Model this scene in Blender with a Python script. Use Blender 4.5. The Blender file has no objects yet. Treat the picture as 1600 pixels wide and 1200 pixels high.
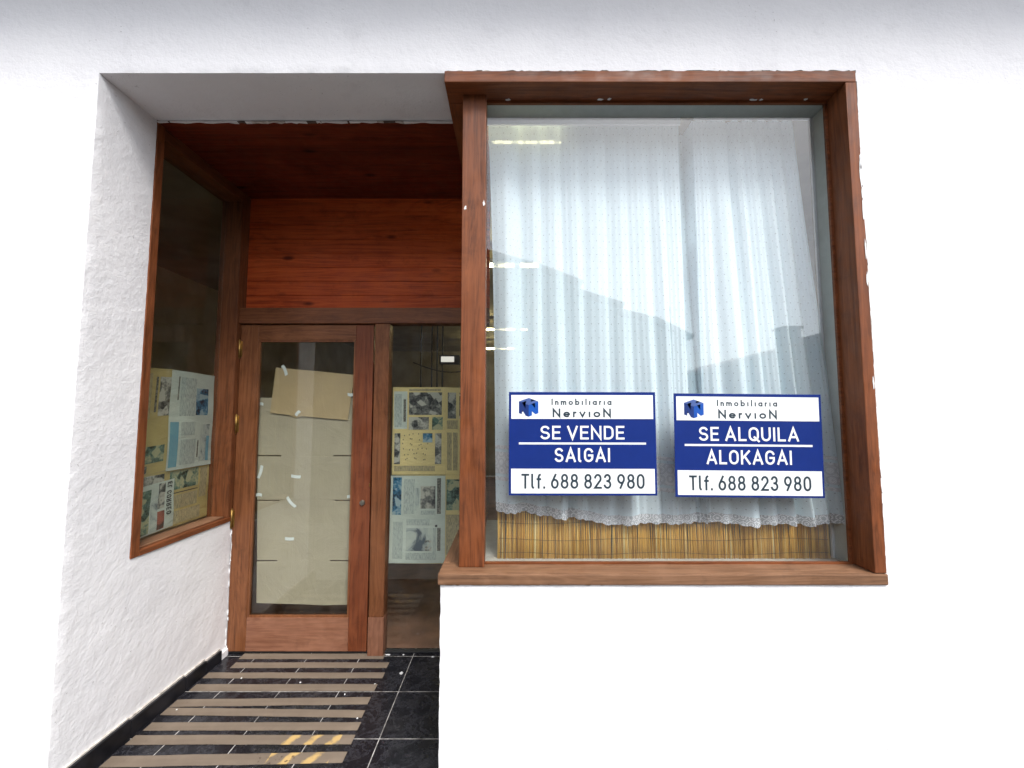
import bpy, bmesh, math, random
from mathutils import Vector, Matrix, noise
random.seed(7)
R = math.radians
scene = bpy.context.scene
col = scene.collection

# ------------------------------------------------------------------ materials
class NT:
    """small helper round a node tree"""
    def __init__(self, name):
        self.m = bpy.data.materials.new(name); self.m.use_nodes = True
        self.t = self.m.node_tree; self.t.nodes.clear()
        self.out = self.n('ShaderNodeOutputMaterial')
    def n(self, kind, **kw):
        nd = self.t.nodes.new(kind)
        for k, v in kw.items():
            if k.startswith('i_'):
                nd.inputs[k[2:].replace('_', ' ')].default_value = v
            else:
                setattr(nd, k, v)
        return nd
    def l(self, a, b): self.t.links.new(a, b)
    def math(self, op, a, b=None, c=None):
        nd = self.n('ShaderNodeMath', operation=op)
        for i, v in enumerate((a, b, c)):
            if v is None: continue
            if isinstance(v, (int, float)): nd.inputs[i].default_value = v
            else: self.l(v, nd.inputs[i])
        return nd.outputs[0]
    def coord(self, kind='Object', scale=(1, 1, 1)):
        tc = self.n('ShaderNodeTexCoord'); mp = self.n('ShaderNodeMapping')
        mp.inputs['Scale'].default_value = scale
        self.l(tc.outputs[kind], mp.inputs['Vector'])
        return mp.outputs['Vector']
    def noise(self, vec, scale, detail=4, rough=.55, dist=0):
        nd = self.n('ShaderNodeTexNoise')
        nd.inputs['Scale'].default_value = scale; nd.inputs['Detail'].default_value = detail
        nd.inputs['Roughness'].default_value = rough; nd.inputs['Distortion'].default_value = dist
        self.l(vec, nd.inputs['Vector'])
        return nd.outputs['Fac']
    def ramp(self, fac, stops, interp='LINEAR'):
        nd = self.n('ShaderNodeValToRGB'); cr = nd.color_ramp; cr.interpolation = interp
        while len(cr.elements) < len(stops): cr.elements.new(.5)
        for e, (p, c) in zip(cr.elements, stops):
            e.position = p; e.color = (c, c, c, 1) if isinstance(c, (int, float)) else (*c, 1)
        self.l(fac, nd.inputs['Fac'])
        return nd.outputs['Color']
    def mix(self, fac, a, b, mode='MIX'):
        nd = self.n('ShaderNodeMix', data_type='RGBA', blend_type=mode)
        for sock, v in ((nd.inputs[0], fac), (nd.inputs[6], a), (nd.inputs[7], b)):
            if isinstance(v, (int, float)): sock.default_value = v
            elif isinstance(v, tuple): sock.default_value = (*v, 1)
            else: self.l(v, sock)
        return nd.outputs[2]
    def bump(self, h, strength, dist=.01):
        nd = self.n('ShaderNodeBump'); nd.inputs['Strength'].default_value = strength
        nd.inputs['Distance'].default_value = dist
        self.l(h, nd.inputs['Height']); return nd.outputs['Normal']
    def bsdf(self, color, rough=.6, normal=None, metal=0, spec=.5, coat=0, finish=True):
        b = self.n('ShaderNodeBsdfPrincipled')
        for nm, v in (('Base Color', color), ('Roughness', rough), ('Metallic', metal), ('Specular IOR Level', spec), ('Coat Weight', coat)):
            s = b.inputs[nm]
            if isinstance(v, tuple): s.default_value = (*v, 1)
            elif isinstance(v, (int, float)): s.default_value = v
            else: self.l(v, s)
        if normal is not None: self.l(normal, b.inputs['Normal'])
        if finish: self.l(b.outputs[0], self.out.inputs['Surface'])
        return b.outputs[0]

MATS = {}
def plain(name, c, rough=.6, metal=0, vary=.12, scale=18, spec=.5):
    if name in MATS: return MATS[name]
    t = NT(name); v = t.coord()
    f = t.noise(v, scale, 5)
    lo = tuple(x*(1-vary) for x in c); hi = tuple(min(1, x*(1+vary)) for x in c)
    t.bsdf(t.ramp(f, [(.3, lo), (.7, hi)]), rough, t.bump(t.noise(v, scale*6, 3), .08, .004), metal, spec)
    MATS[name] = t.m; return t.m

def plaster_mat():
    t = NT('white_plaster'); v = t.coord()
    big = t.noise(v, 1.6, 5, .6); fine = t.noise(v, 120, 4, .6); mid = t.noise(v, 38, 3)
    c = t.ramp(big, [(.3, (.77, .765, .785)), (.7, (.84, .835, .845))])
    # grime specks and faint grey stains
    sp = t.noise(v, 75, 3, .7)
    patch = t.ramp(t.noise(v, 2.1, 4), [(.42, 0.), (.62, 1.)])
    mk = t.math('MULTIPLY', t.ramp(sp, [(.655, 0.), (.7, 1.)]), patch)
    c = t.mix(t.math('MULTIPLY', mk, .8), c, (.38, .36, .36))
    st = t.ramp(t.noise(v, 5, 6, .7), [(.55, 0.), (.8, 1.)])
    c = t.mix(t.math('MULTIPLY', st, .4), c, (.56, .55, .56))
    h = t.math('ADD', t.math('MULTIPLY', fine, .5), t.math('MULTIPLY', mid, 1.0))
    t.bsdf(c, .85, t.bump(h, .5, .0055), spec=.25)
    return t.m

def wood(name, dark, mid, light, axis, rough=.42, gs=1., knots=False, spec=.5, cell=None):
    key = name + axis
    if key in MATS: return MATS[key]
    t = NT(key)
    a, b = 2.6, 75
    sc = {'X': (a, b, b), 'Y': (b, a, b), 'Z': (b, b, a)}[axis]
    sc2 = {'X': (1, 9, 9), 'Y': (9, 1, 9), 'Z': (9, 9, 1)}[axis]
    v = t.coord(scale=tuple(s*gs for s in sc)); v2 = t.coord(scale=tuple(s*gs for s in sc2))
    f1 = t.noise(v, 1, 6, .62, .4); f2 = t.noise(v2, 1, 4, .6, 1.4)
    # cathedral grain: rings of a distorted wave
    rings = t.math('SINE', t.math('MULTIPLY', f2, 46))
    f = t.math('ADD', t.math('MULTIPLY', f1, .8), t.math('MULTIPLY', rings, .07))
    c = t.ramp(f, [(.14, dark), (.42, mid), (.74, light)])
    vw = t.coord()
    wear = t.ramp(t.noise(vw, 3.5, 6, .65), [(.45, 0.), (.75, 1.)])
    c = t.mix(t.math('MULTIPLY', wear, .35), c, tuple(min(1, x*1.25+.008) for x in light))
    drt = t.ramp(t.noise(vw, 9, 5, .7), [(.56, 0.), (.8, 1.)])
    c = t.mix(t.math('MULTIPLY', drt, .55), c, tuple(x*.7 for x in dark))
    if knots:
        ax = {'X': (3.1, 8, 8), 'Z': (8, 8, 3.1), 'Y': (8, 3.1, 8)}[axis]
        kv = t.coord(scale=ax)
        vo = t.n('ShaderNodeTexVoronoi', feature='F1'); vo.inputs['Scale'].default_value = 1.; t.l(kv, vo.inputs['Vector'])
        d = t.math('ADD', vo.outputs['Distance'], t.math('MULTIPLY', f1, .05))
        c = t.mix(t.ramp(d, [(.09, .85), (.19, 0.)]), c, tuple(x*.35 for x in dark))
    if cell:    # board-to-board tone from the board's height
        geo = t.n('ShaderNodeTexCoord'); sx = t.n('ShaderNodeSeparateXYZ'); t.l(geo.outputs['Object'], sx.inputs[0])
        q = t.math('FLOOR', t.math('DIVIDE', sx.outputs[cell[0]], cell[1]))
        wn = t.n('ShaderNodeTexWhiteNoise', noise_dimensions='1D'); t.l(q, wn.inputs['W'])
        c = t.mix(1., c, t.ramp(wn.outputs['Value'], [(0., .82), (1., 1.1)]), 'MULTIPLY')
    rr = t.ramp(t.noise(vw, 14, 4), [(.3, max(.1, rough-.12)), (.7, min(1, rough+.18))])
    t.bsdf(c, rr, t.bump(f1, .25, .003), spec=spec)
    MATS[key] = t.m; return t.m

def FRAME(ax): return wood('frame_wood', (.06, .018, .006), (.16, .048, .016), (.255, .079, .025), ax, .5, spec=.3)
def DOORW(ax): return wood('door_wood', (.07, .024, .009), (.17, .061, .023), (.255, .10, .04), ax, .45, spec=.35)
def BEAM(ax): return wood('beam_wood', (.055, .019, .008), (.15, .05, .018), (.235, .085, .033), ax, .45, spec=.35)
def SILL(ax): return wood('sill_wood', (.085, .042, .022), (.18, .09, .046), (.27, .15, .088), ax, .62, spec=.3)
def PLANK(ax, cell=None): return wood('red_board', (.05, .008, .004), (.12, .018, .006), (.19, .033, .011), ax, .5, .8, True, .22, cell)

def glass_mat(name='window_glass', tint=(.93, .965, .95), f0=.062, wav=.02, grime=.04):
    t = NT(name); v = t.coord()
    lw = t.n('ShaderNodeLayerWeight'); lw.inputs['Blend'].default_value = .5
    s = t.math('POWER', lw.outputs['Facing'], 5.)
    fac = t.math('ADD', t.math('MULTIPLY', s, 1-f0), f0)
    tr = t.n('ShaderNodeBsdfTransparent'); tr.inputs['Color'].default_value = (*tint, 1)
    gl = t.n('ShaderNodeBsdfGlossy'); gl.inputs['Roughness'].default_value = .004
    t.l(t.bump(t.noise(v, 1.6, 1), wav, .02), gl.inputs['Normal'])
    mx = t.n('ShaderNodeMixShader'); t.l(fac, mx.inputs[0]); t.l(tr.outputs[0], mx.inputs[1]); t.l(gl.outputs[0], mx.inputs[2])
    df = t.n('ShaderNodeBsdfDiffuse'); df.inputs['Color'].default_value = (.6, .6, .58, 1)
    g = t.math('MULTIPLY', t.ramp(t.noise(v, 7, 6, .7), [(.4, 0.), (.8, 1.)]), grime)
    m2 = t.n('ShaderNodeMixShader'); t.l(g, m2.inputs[0]); t.l(mx.outputs[0], m2.inputs[1]); t.l(df.outputs[0], m2.inputs[2])
    t.l(m2.outputs[0], t.out.inputs['Surface'])
    return t.m

def cloth_mat(name, kind):
    t = NT(name)
    tc = t.n('ShaderNodeTexCoord'); uv = tc.outputs['UV']
    sx = t.n('ShaderNodeSeparateXYZ'); t.l(uv, sx.inputs[0]); U, V = sx.outputs[0], sx.outputs[1]
    white = (.83, .94, .98)
    if kind == 'dots':
        p = .034
        row = t.math('FLOOR', t.math('DIVIDE', V, p))
        uo = t.math('ADD', t.math('DIVIDE', U, p), t.math('MULTIPLY', row, .5))
        du = t.math('SUBTRACT', t.math('FRACT', uo), .5); dv = t.math('SUBTRACT', t.math('FRACT', t.math('DIVIDE', V, p)), .5)
        d = t.math('SQRT', t.math('ADD', t.math('MULTIPLY', du, du), t.math('MULTIPLY', dv, dv)))
        k = t.math('LESS_THAN', d, .07)
        c = t.mix(t.math('MULTIPLY', k, .65), white, (.3, .34, .36))
        weave = t.noise(t.coord(scale=(1, 1, 1)), 240, 2)
        c = t.mix(.12, c, t.ramp(weave, [(.3, .45), (.7, .9)]), 'MULTIPLY')
        alpha = .07
    else:
        vo = t.n('ShaderNodeTexVoronoi', feature='F1'); vo.inputs['Scale'].default_value = 1; vo.inputs['Randomness'].default_value = .35
        mp = t.n('ShaderNodeMapping'); s = 34 if kind == 'hem' else 26; mp.inputs['Scale'].default_value = (s, s, s)
        t.l(uv, mp.inputs[0]); t.l(mp.outputs[0], vo.inputs['Vector'])
        rg = t.math('SINE', t.math('MULTIPLY', vo.outputs['Distance'], 22 if kind == 'hem' else 16))
        mesh_ = t.math('SINE', t.math('MULTIPLY', t.math('ADD', U, V), 700)); mesh2 = t.math('SINE', t.math('MULTIPLY', t.math('SUBTRACT', U, V), 700))
        hole = t.math('MAXIMUM', t.math('GREATER_THAN', rg, .15), t.math('MULTIPLY', t.math('GREATER_THAN', mesh_, .1), t.math('LESS_THAN', mesh2, .1)))
        c = t.mix(t.math('MULTIPLY', hole, .75), (.93, .94, .95), (.36, .39, .41)) if kind == 'hem' else t.mix(t.math('MULTIPLY', hole, .45), (.9, .91, .92), (.48, .5, .52))
        alpha = .04
    df = t.n('ShaderNodeBsdfDiffuse'); tl = t.n('ShaderNodeBsdfTranslucent'); tr = t.n('ShaderNodeBsdfTransparent')
    t.l(c, df.inputs['Color']); t.l(c, tl.inputs['Color'])
    m1 = t.n('ShaderNodeMixShader'); m1.inputs[0].default_value = .12; t.l(df.outputs[0], m1.inputs[1]); t.l(tl.outputs[0], m1.inputs[2])
    m2 = t.n('ShaderNodeMixShader'); lw = t.n('ShaderNodeLayerWeight'); t.l(t.math('MULTIPLY', t.math('POWER', t.math('SUBTRACT', 1, lw.outputs['Facing']), 7.), alpha*2.), m2.inputs[0]); t.l(m1.outputs[0], m2.inputs[1]); t.l(tr.outputs[0], m2.inputs[2])
    t.l(m2.outputs[0], t.out.inputs['Surface'])
    return t.m

def tile_mat():
    t = NT('black_marble_tile'); v = t.coord()
    sx = t.n('ShaderNodeSeparateXYZ'); t.l(v, sx.inputs[0])
    P = .3205
    masks = []
    ids = []
    for k, off in ((0, .612), (1, -.329)):
        q = t.math('DIVIDE', t.math('ADD', sx.outputs[k], off + 10*P), P)
        fr = t.math('FRACT', q); ids.append(t.math('FLOOR', q))
        e = t.math('MINIMUM', fr, t.math('SUBTRACT', 1, fr))
        masks.append(t.math('LESS_THAN', e, .0062))
    g = t.math('MAXIMUM', masks[0], masks[1])
    cell = t.math('ADD', t.math('MULTIPLY', ids[0], 3.7), t.math('MULTIPLY', ids[1], 9.1))
    cx = t.n('ShaderNodeCombineXYZ'); t.l(cell, cx.inputs[2])
    va = t.n('ShaderNodeVectorMath', operation='ADD'); t.l(v, va.inputs[0]); t.l(cx.outputs[0], va.inputs[1]); vv = va.outputs[0]
    vein = t.noise(vv, 9, 9, .75, .3)
    vline = t.math('ABSOLUTE', t.math('SUBTRACT', vein, .5))
    c = t.ramp(vline, [(0., (.05, .05, .06)), (.008, (.018, .018, .022)), (.04, (.008, .008, .011)), (.3, (.006, .006, .008))])
    cl = t.ramp(t.noise(vv, 34, 8, .8), [(.55, 0.), (.75, 1.)])
    c = t.mix(t.math('MULTIPLY', cl, .35), c, (.045, .048, .06))
    dust = t.ramp(t.noise(v, 4, 6, .7), [(.42, 0.), (.75, 1.)])
    c = t.mix(t.math('MULTIPLY', dust, .04), c, (.3, .28, .25))
    gc = t.ramp(t.noise(v, 25, 4), [(.35, (.16, .15, .14)), (.65, (.5, .48, .46))])
    c = t.mix(g, c, gc)
    rr = t.mix(g, t.ramp(t.noise(v, 11, 5), [(.3, .14), (.7, .34)]), (.8, .8, .8))
    hb = t.math('SUBTRACT', 1, g)
    t.bsdf(c, rr, t.bump(hb, .3, .003), spec=.22)
    return t.m

def strip_mat():
    t = NT('beige_grip_tape'); v = t.coord('Object')
    c = t.ramp(t.noise(v, 3, 5, .6), [(.3, (.14, .108, .08)), (.7, (.21, .166, .126))])
    st = t.coord(scale=(3, 60, 60)); c = t.mix(.35, c, t.ramp(t.noise(st, 1, 4), [(.3, .6), (.7, 1.)]), 'MULTIPLY')
    wr = t.ramp(t.noise(v, 22, 7, .8), [(.6, 0.), (.7, 1.)]); c = t.mix(t.math('MULTIPLY', wr, .5), c, (.05, .042, .036))
    # yellow patches and brown spots on the two front strips (world position)
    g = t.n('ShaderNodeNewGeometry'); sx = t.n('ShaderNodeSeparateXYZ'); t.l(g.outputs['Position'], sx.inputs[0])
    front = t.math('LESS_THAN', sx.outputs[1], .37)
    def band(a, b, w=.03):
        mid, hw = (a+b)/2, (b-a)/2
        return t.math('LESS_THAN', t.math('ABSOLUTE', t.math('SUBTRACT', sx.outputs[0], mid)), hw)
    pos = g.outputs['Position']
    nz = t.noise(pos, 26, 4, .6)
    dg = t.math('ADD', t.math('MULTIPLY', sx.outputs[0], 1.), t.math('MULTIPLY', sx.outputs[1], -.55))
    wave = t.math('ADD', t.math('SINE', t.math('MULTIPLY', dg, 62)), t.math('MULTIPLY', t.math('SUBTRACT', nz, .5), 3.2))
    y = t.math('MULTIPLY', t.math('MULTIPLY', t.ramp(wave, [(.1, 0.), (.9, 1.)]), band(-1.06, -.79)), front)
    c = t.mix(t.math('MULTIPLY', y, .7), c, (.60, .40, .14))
    sp = t.math('MULTIPLY', t.math('MULTIPLY', t.ramp(t.noise(pos, 60, 3), [(.6, 0.), (.64, 1.)]), band(-1.14, -.93)), t.math('LESS_THAN', sx.outputs[1], .26))
    c = t.mix(t.math('MULTIPLY', sp, .8), c, (.05, .03, .02))
    t.bsdf(c, .75, t.bump(t.noise(v, 300, 2), .3, .002), spec=.3)
    return t.m

def paper_mat(name, c, seed=0):
    t = NT(name); v = t.coord()
    f = t.noise(v, 4, 5, .6)
    cc = t.ramp(f, [(.3, tuple(x*.82 for x in c)), (.7, c)])
    crease = t.noise(t.coord(scale=(1, 1, 3)), 5, 3, .5, .6)
    df = t.bsdf(cc, .9, t.bump(crease, .5, .02), spec=.1, finish=False)
    tl = t.n('ShaderNodeBsdfTranslucent'); t.l(cc, tl.inputs['Color'])
    m = t.n('ShaderNodeMixShader'); m.inputs[0].default_value = .12; t.l(df, m.inputs[1]); t.l(tl.outputs[0], m.inputs[2]); t.l(m.outputs[0], t.out.inputs['Surface'])
    return t.m

def print_mat(name, stops, scale, stretch=(1, 1, 1), rough=.9, detail=5, dist=.6, big=0):
    t = NT(name)
    v = t.coord('UV', stretch)
    f = t.noise(v, scale, detail, .6, dist)
    if big:      # a picture: a few large light and dark shapes with finer detail in them
        vo = t.n('ShaderNodeTexVoronoi', feature='SMOOTH_F1'); vo.inputs['Scale'].default_value = big; vo.inputs['Smoothness'].default_value = .25; t.l(v, vo.inputs['Vector'])
        sc = t.n('ShaderNodeSeparateColor'); t.l(vo.outputs['Color'], sc.inputs[0])
        f = t.math('ADD', t.math('MULTIPLY', f, .45), t.math('ADD', t.math('MULTIPLY', sc.outputs[0], .3), t.math('MULTIPLY', t.noise(v, big*.6, 2), .3)))
    t.bsdf(t.ramp(f, stops), rough, spec=.1)
    return t.m

def card_mat(name, c):
    t = NT(name); v = t.coord()
    f = t.noise(v, 2.2, 5, .6); flute = t.math('SINE', t.math('MULTIPLY', t.noise(t.coord(scale=(160, 1, .6)), 1, 2), 6.28))
    cc = t.ramp(f, [(.3, tuple(x*.9 for x in c)), (.7, tuple(min(1, x*1.08) for x in c))])
    t.bsdf(cc, .85, t.bump(t.math('ADD', t.math('MULTIPLY', flute, .02), t.noise(v, 5, 4, .6, .8)), .55, .012), spec=.15)
    return t.m

def reed_mat():
    t = NT('reed_cane'); a = t.n('ShaderNodeAttribute', attribute_name='cane_tone', attribute_type='GEOMETRY')
    v = t.coord(scale=(60, 60, 5))
    f = t.noise(v, 1, 4)
    c = t.ramp(a.outputs['Fac'], [(0., (.5, .25, .05)), (.2, (.9, .52, .11)), (.6, (.97, .64, .19)), (1., (.98, .82, .40))])
    c = t.mix(.4, c, t.ramp(f, [(.3, .6), (.7, 1.1)]), 'MULTIPLY')
    t.bsdf(c, .5, t.bump(f, .15, .002)); return t.m

def emis(name, c, s):
    t = NT(name); e = t.n('ShaderNodeEmission'); e.inputs[0].default_value = (*c, 1); e.inputs[1].default_value = s
    t.l(e.outputs[0], t.out.inputs[0]); return t.m

PLASTER = plaster_mat(); GLASS = glass_mat('window_glass', (.982, .995, 1.0), .062, .03, .03); DGLASS = glass_mat('door_glass', (.945, .95, .93), .045, .03, .03)
CLOTH = cloth_mat('dotted_net_cloth', 'dots'); LACEH = cloth_mat('lace_hem_cloth', 'hem'); LACEB = cloth_mat('lace_band_cloth', 'band')
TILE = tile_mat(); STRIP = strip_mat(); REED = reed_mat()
TAN = paper_mat('yellowed_newsprint', (.80, .68, .33)); TAN2 = paper_mat('old_newsprint', (.56, .46, .19)); PALE = paper_mat('pale_newsprint', (.62, .71, .65))
INK_TAN = print_mat('text_on_tan', [(.35, (.22, .2, .13)), (.6, (.5, .44, .25))], 1, (260, 40, 1))
INK_PALE = print_mat('text_on_pale', [(.35, (.27, .32, .31)), (.6, (.5, .58, .54))], 1, (260, 40, 1))
HEAD = print_mat('headline_ink', [(.42, (.04, .045, .05)), (.62, (.3, .3, .25))], 1, (90, 240, 1))
PHOTO = print_mat('photo_grey', [(.36, (.025, .03, .035)), (.5, (.17, .18, .17)), (.62, (.46, .47, .41))], 70, dist=.2, detail=9, big=26)
PHOTOB = print_mat('photo_blue', [(.36, (.015, .03, .05)), (.48, (.04, .17, .30)), (.6, (.30, .42, .46))], 60, dist=.2, detail=9, big=20)
PHOTOG = print_mat('photo_green', [(.36, (.02, .035, .025)), (.5, (.10, .19, .15)), (.62, (.4, .42, .26))], 60, dist=.2, detail=9, big=24)
PHOTOP = print_mat('photo_pale', [(.38, (.07, .10, .13)), (.47, (.4, .47, .45)), (.6, (.55, .62, .56))], 7, dist=1.)
CYAN = print_mat('cyan_print', [(.3, (.10, .27, .37)), (.7, (.17, .38, .46))], 8)
RED = print_mat('red_print', [(.4, (.05, .02, .02)), (.6, (.32, .09, .06))], 16)
INK = plain('dark_ink', (.03, .035, .04), .8)
CARD = card_mat('grey_cardboard', (.40, .368, .275)); CARD2 = card_mat('tan_cardboard', (.47, .37, .215))
TAPE = plain('white_tape', (.72, .80, .80), .35, vary=.06)
BRASS = plain('brass', (.34, .21, .065), .5, 1, vary=.4)
STEEL = plain('dull_steel', (.35, .33, .28), .4, 1)
SKIRT = plain('black_skirting', (.012, .012, .015), .35, vary=.6, scale=9, spec=.2)
SBLUE = plain('sign_blue', (.008, .026, .17), .25, vary=.05); SWHITE = plain('sign_white', (.80, .82, .82), .35, vary=.02); SINK = plain('sign_ink', (.018, .035, .05), .4)
LBLUE = [plain('logo_top', (.07, .12, .32), .35), plain('logo_left', (.01, .032, .16), .35), plain('logo_right', (.008, .075, .36), .35), plain('logo_shade', (.03, .03, .06), .35)]
LINING = plain('case_paint', (.50, .53, .50), .6, vary=.06); TRIM = plain('trim_white', (.80, .82, .84), .5, vary=.03)
ROOM = plain('room_wall', (.36, .325, .24), .8, vary=.2, scale=3); ROOMF = plain('room_floor', (.24, .13, .09), .5, vary=.3, scale=6)
WIRE = plain('rusty_wire', (.12, .07, .035), .6); DARKM = plain('dark_iron', (.02, .02, .022), .5)
FLAKE = plain('paint_flake_white', (.72, .72, .72), .9, vary=.1)
CAULK = plain('old_caulk', (.5, .46, .42), .9, vary=.4, scale=40)
DIRT = plain('dirt_line', (.10, .075, .06), .95, vary=.5, scale=60)

# ------------------------------------------------------------------ mesh helpers
class MB:
    """collects shapes and links them as ONE mesh object"""
    def __init__(self): self.bm = bmesh.new(); self.mats = []; self.uv = self.bm.loops.layers.uv.new('UVMap')
    def mi(self, m):
        if m is None: return 0
        if m not in self.mats: self.mats.append(m)
        return self.mats.index(m)
    def face(self, pts, m=None, uvs=None, smooth=False):
        vs = [self.bm.verts.new(p) for p in pts]
        f = self.bm.faces.new(vs); f.material_index = self.mi(m); f.smooth = smooth
        if uvs:
            for lp, u in zip(f.loops, uvs): lp[self.uv].uv = u
        return f
    def box(self, a, b, m=None, bev=0.0, rot=None, seg=2):
        a, b = Vector(a), Vector(b); c = (a+b)/2; d = b-a
        r = bmesh.ops.create_cube(self.bm, size=1)
        vs = r['verts']
        for v in vs: v.co = Vector((v.co.x*d.x, v.co.y*d.y, v.co.z*d.z))
        fs = set(f for v in vs for f in v.link_faces)
        if bev:
            es = list(set(e for v in vs for e in v.link_edges))
            rb = bmesh.ops.bevel(self.bm, geom=es, offset=bev, segments=seg, profile=.6, affect='EDGES')
            fs = set(rb['faces']); vs = set(v for f in fs for v in f.verts)
            fs = set(f for v in vs for f in v.link_faces); vs = set(v for f in fs for v in f.verts)
        i = self.mi(m)
        for f in fs: f.material_index = i
        for v in vs: v.co = (rot @ v.co if rot else v.co) + c
    def cyl(self, p, q, r, m=None, n=10, r2=None, smooth=True, cap=True):
        p, q = Vector(p), Vector(q); d = (q-p).normalized()
        u = d.orthogonal().normalized(); w = d.cross(u); r2 = r if r2 is None else r2
        A = [self.bm.verts.new(p + (u*math.cos(2*math.pi*k/n) + w*math.sin(2*math.pi*k/n))*r) for k in range(n)]
        B = [self.bm.verts.new(q + (u*math.cos(2*math.pi*k/n) + w*math.sin(2*math.pi*k/n))*r2) for k in range(n)]
        i = self.mi(m); out = []
        for k in range(n):
            f = self.bm.faces.new((A[k], A[(k+1) % n], B[(k+1) % n], B[k])); f.smooth = smooth; f.material_index = i; out.append(f)
        if cap:
            for L in (A[::-1], B): f = self.bm.faces.new(L); f.material_index = i; out.append(f)
        return out
    def tube(self, pts, r, m=None, n=6):
        for a, b in zip(pts, pts[1:]): self.cyl(a, b, r, m, n)
    def build(self, name, m=None, parent=None, base=None):
        bmesh.ops.recalc_face_normals(self.bm, faces=self.bm.faces[:]) if getattr(self, 'recalc', True) else None
        me = bpy.data.meshes.new(name)
        org = Vector(base) if base is not None else (world_origin(parent) if parent else Vector((0, 0, 0)))
        for v in self.bm.verts: v.co -= org
        self.bm.to_mesh(me); self.bm.free()
        ms = self.mats or [m]
        if m is not None and self.mats and self.mats[0] is None: ms = [m] + self.mats[1:]
        for x in ms: me.materials.append(x)
        o = bpy.data.objects.new(name, me); col.objects.link(o)
        if parent: o.parent = parent
        elif base is not None: o.location = org
        return o
def world_origin(o):
    v = Vector((0, 0, 0))
    while o: v += Vector(o.location); o = o.parent
    return v
def tag(o, label=None, cat=None, group=None, kind=None):
    for k, v in (('label', label), ('category', cat), ('group', group), ('kind', kind)):
        if v: o[k] = v
    return o
def thing(name, loc, label, cat, group=None):
    o = bpy.data.objects.new(name, None); o.empty_display_size = .1; col.objects.link(o); o.location = loc
    return tag(o, label, cat, group)
def part_empty(name, parent):
    o = bpy.data.objects.new(name, None); o.empty_display_size = .1; col.objects.link(o); o.parent = parent
    return o
def bx(name, a, b, m, parent, bev=.003):
    mb = MB(); mb.box(a, b, m, bev); return mb.build(name, m, parent)

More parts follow.
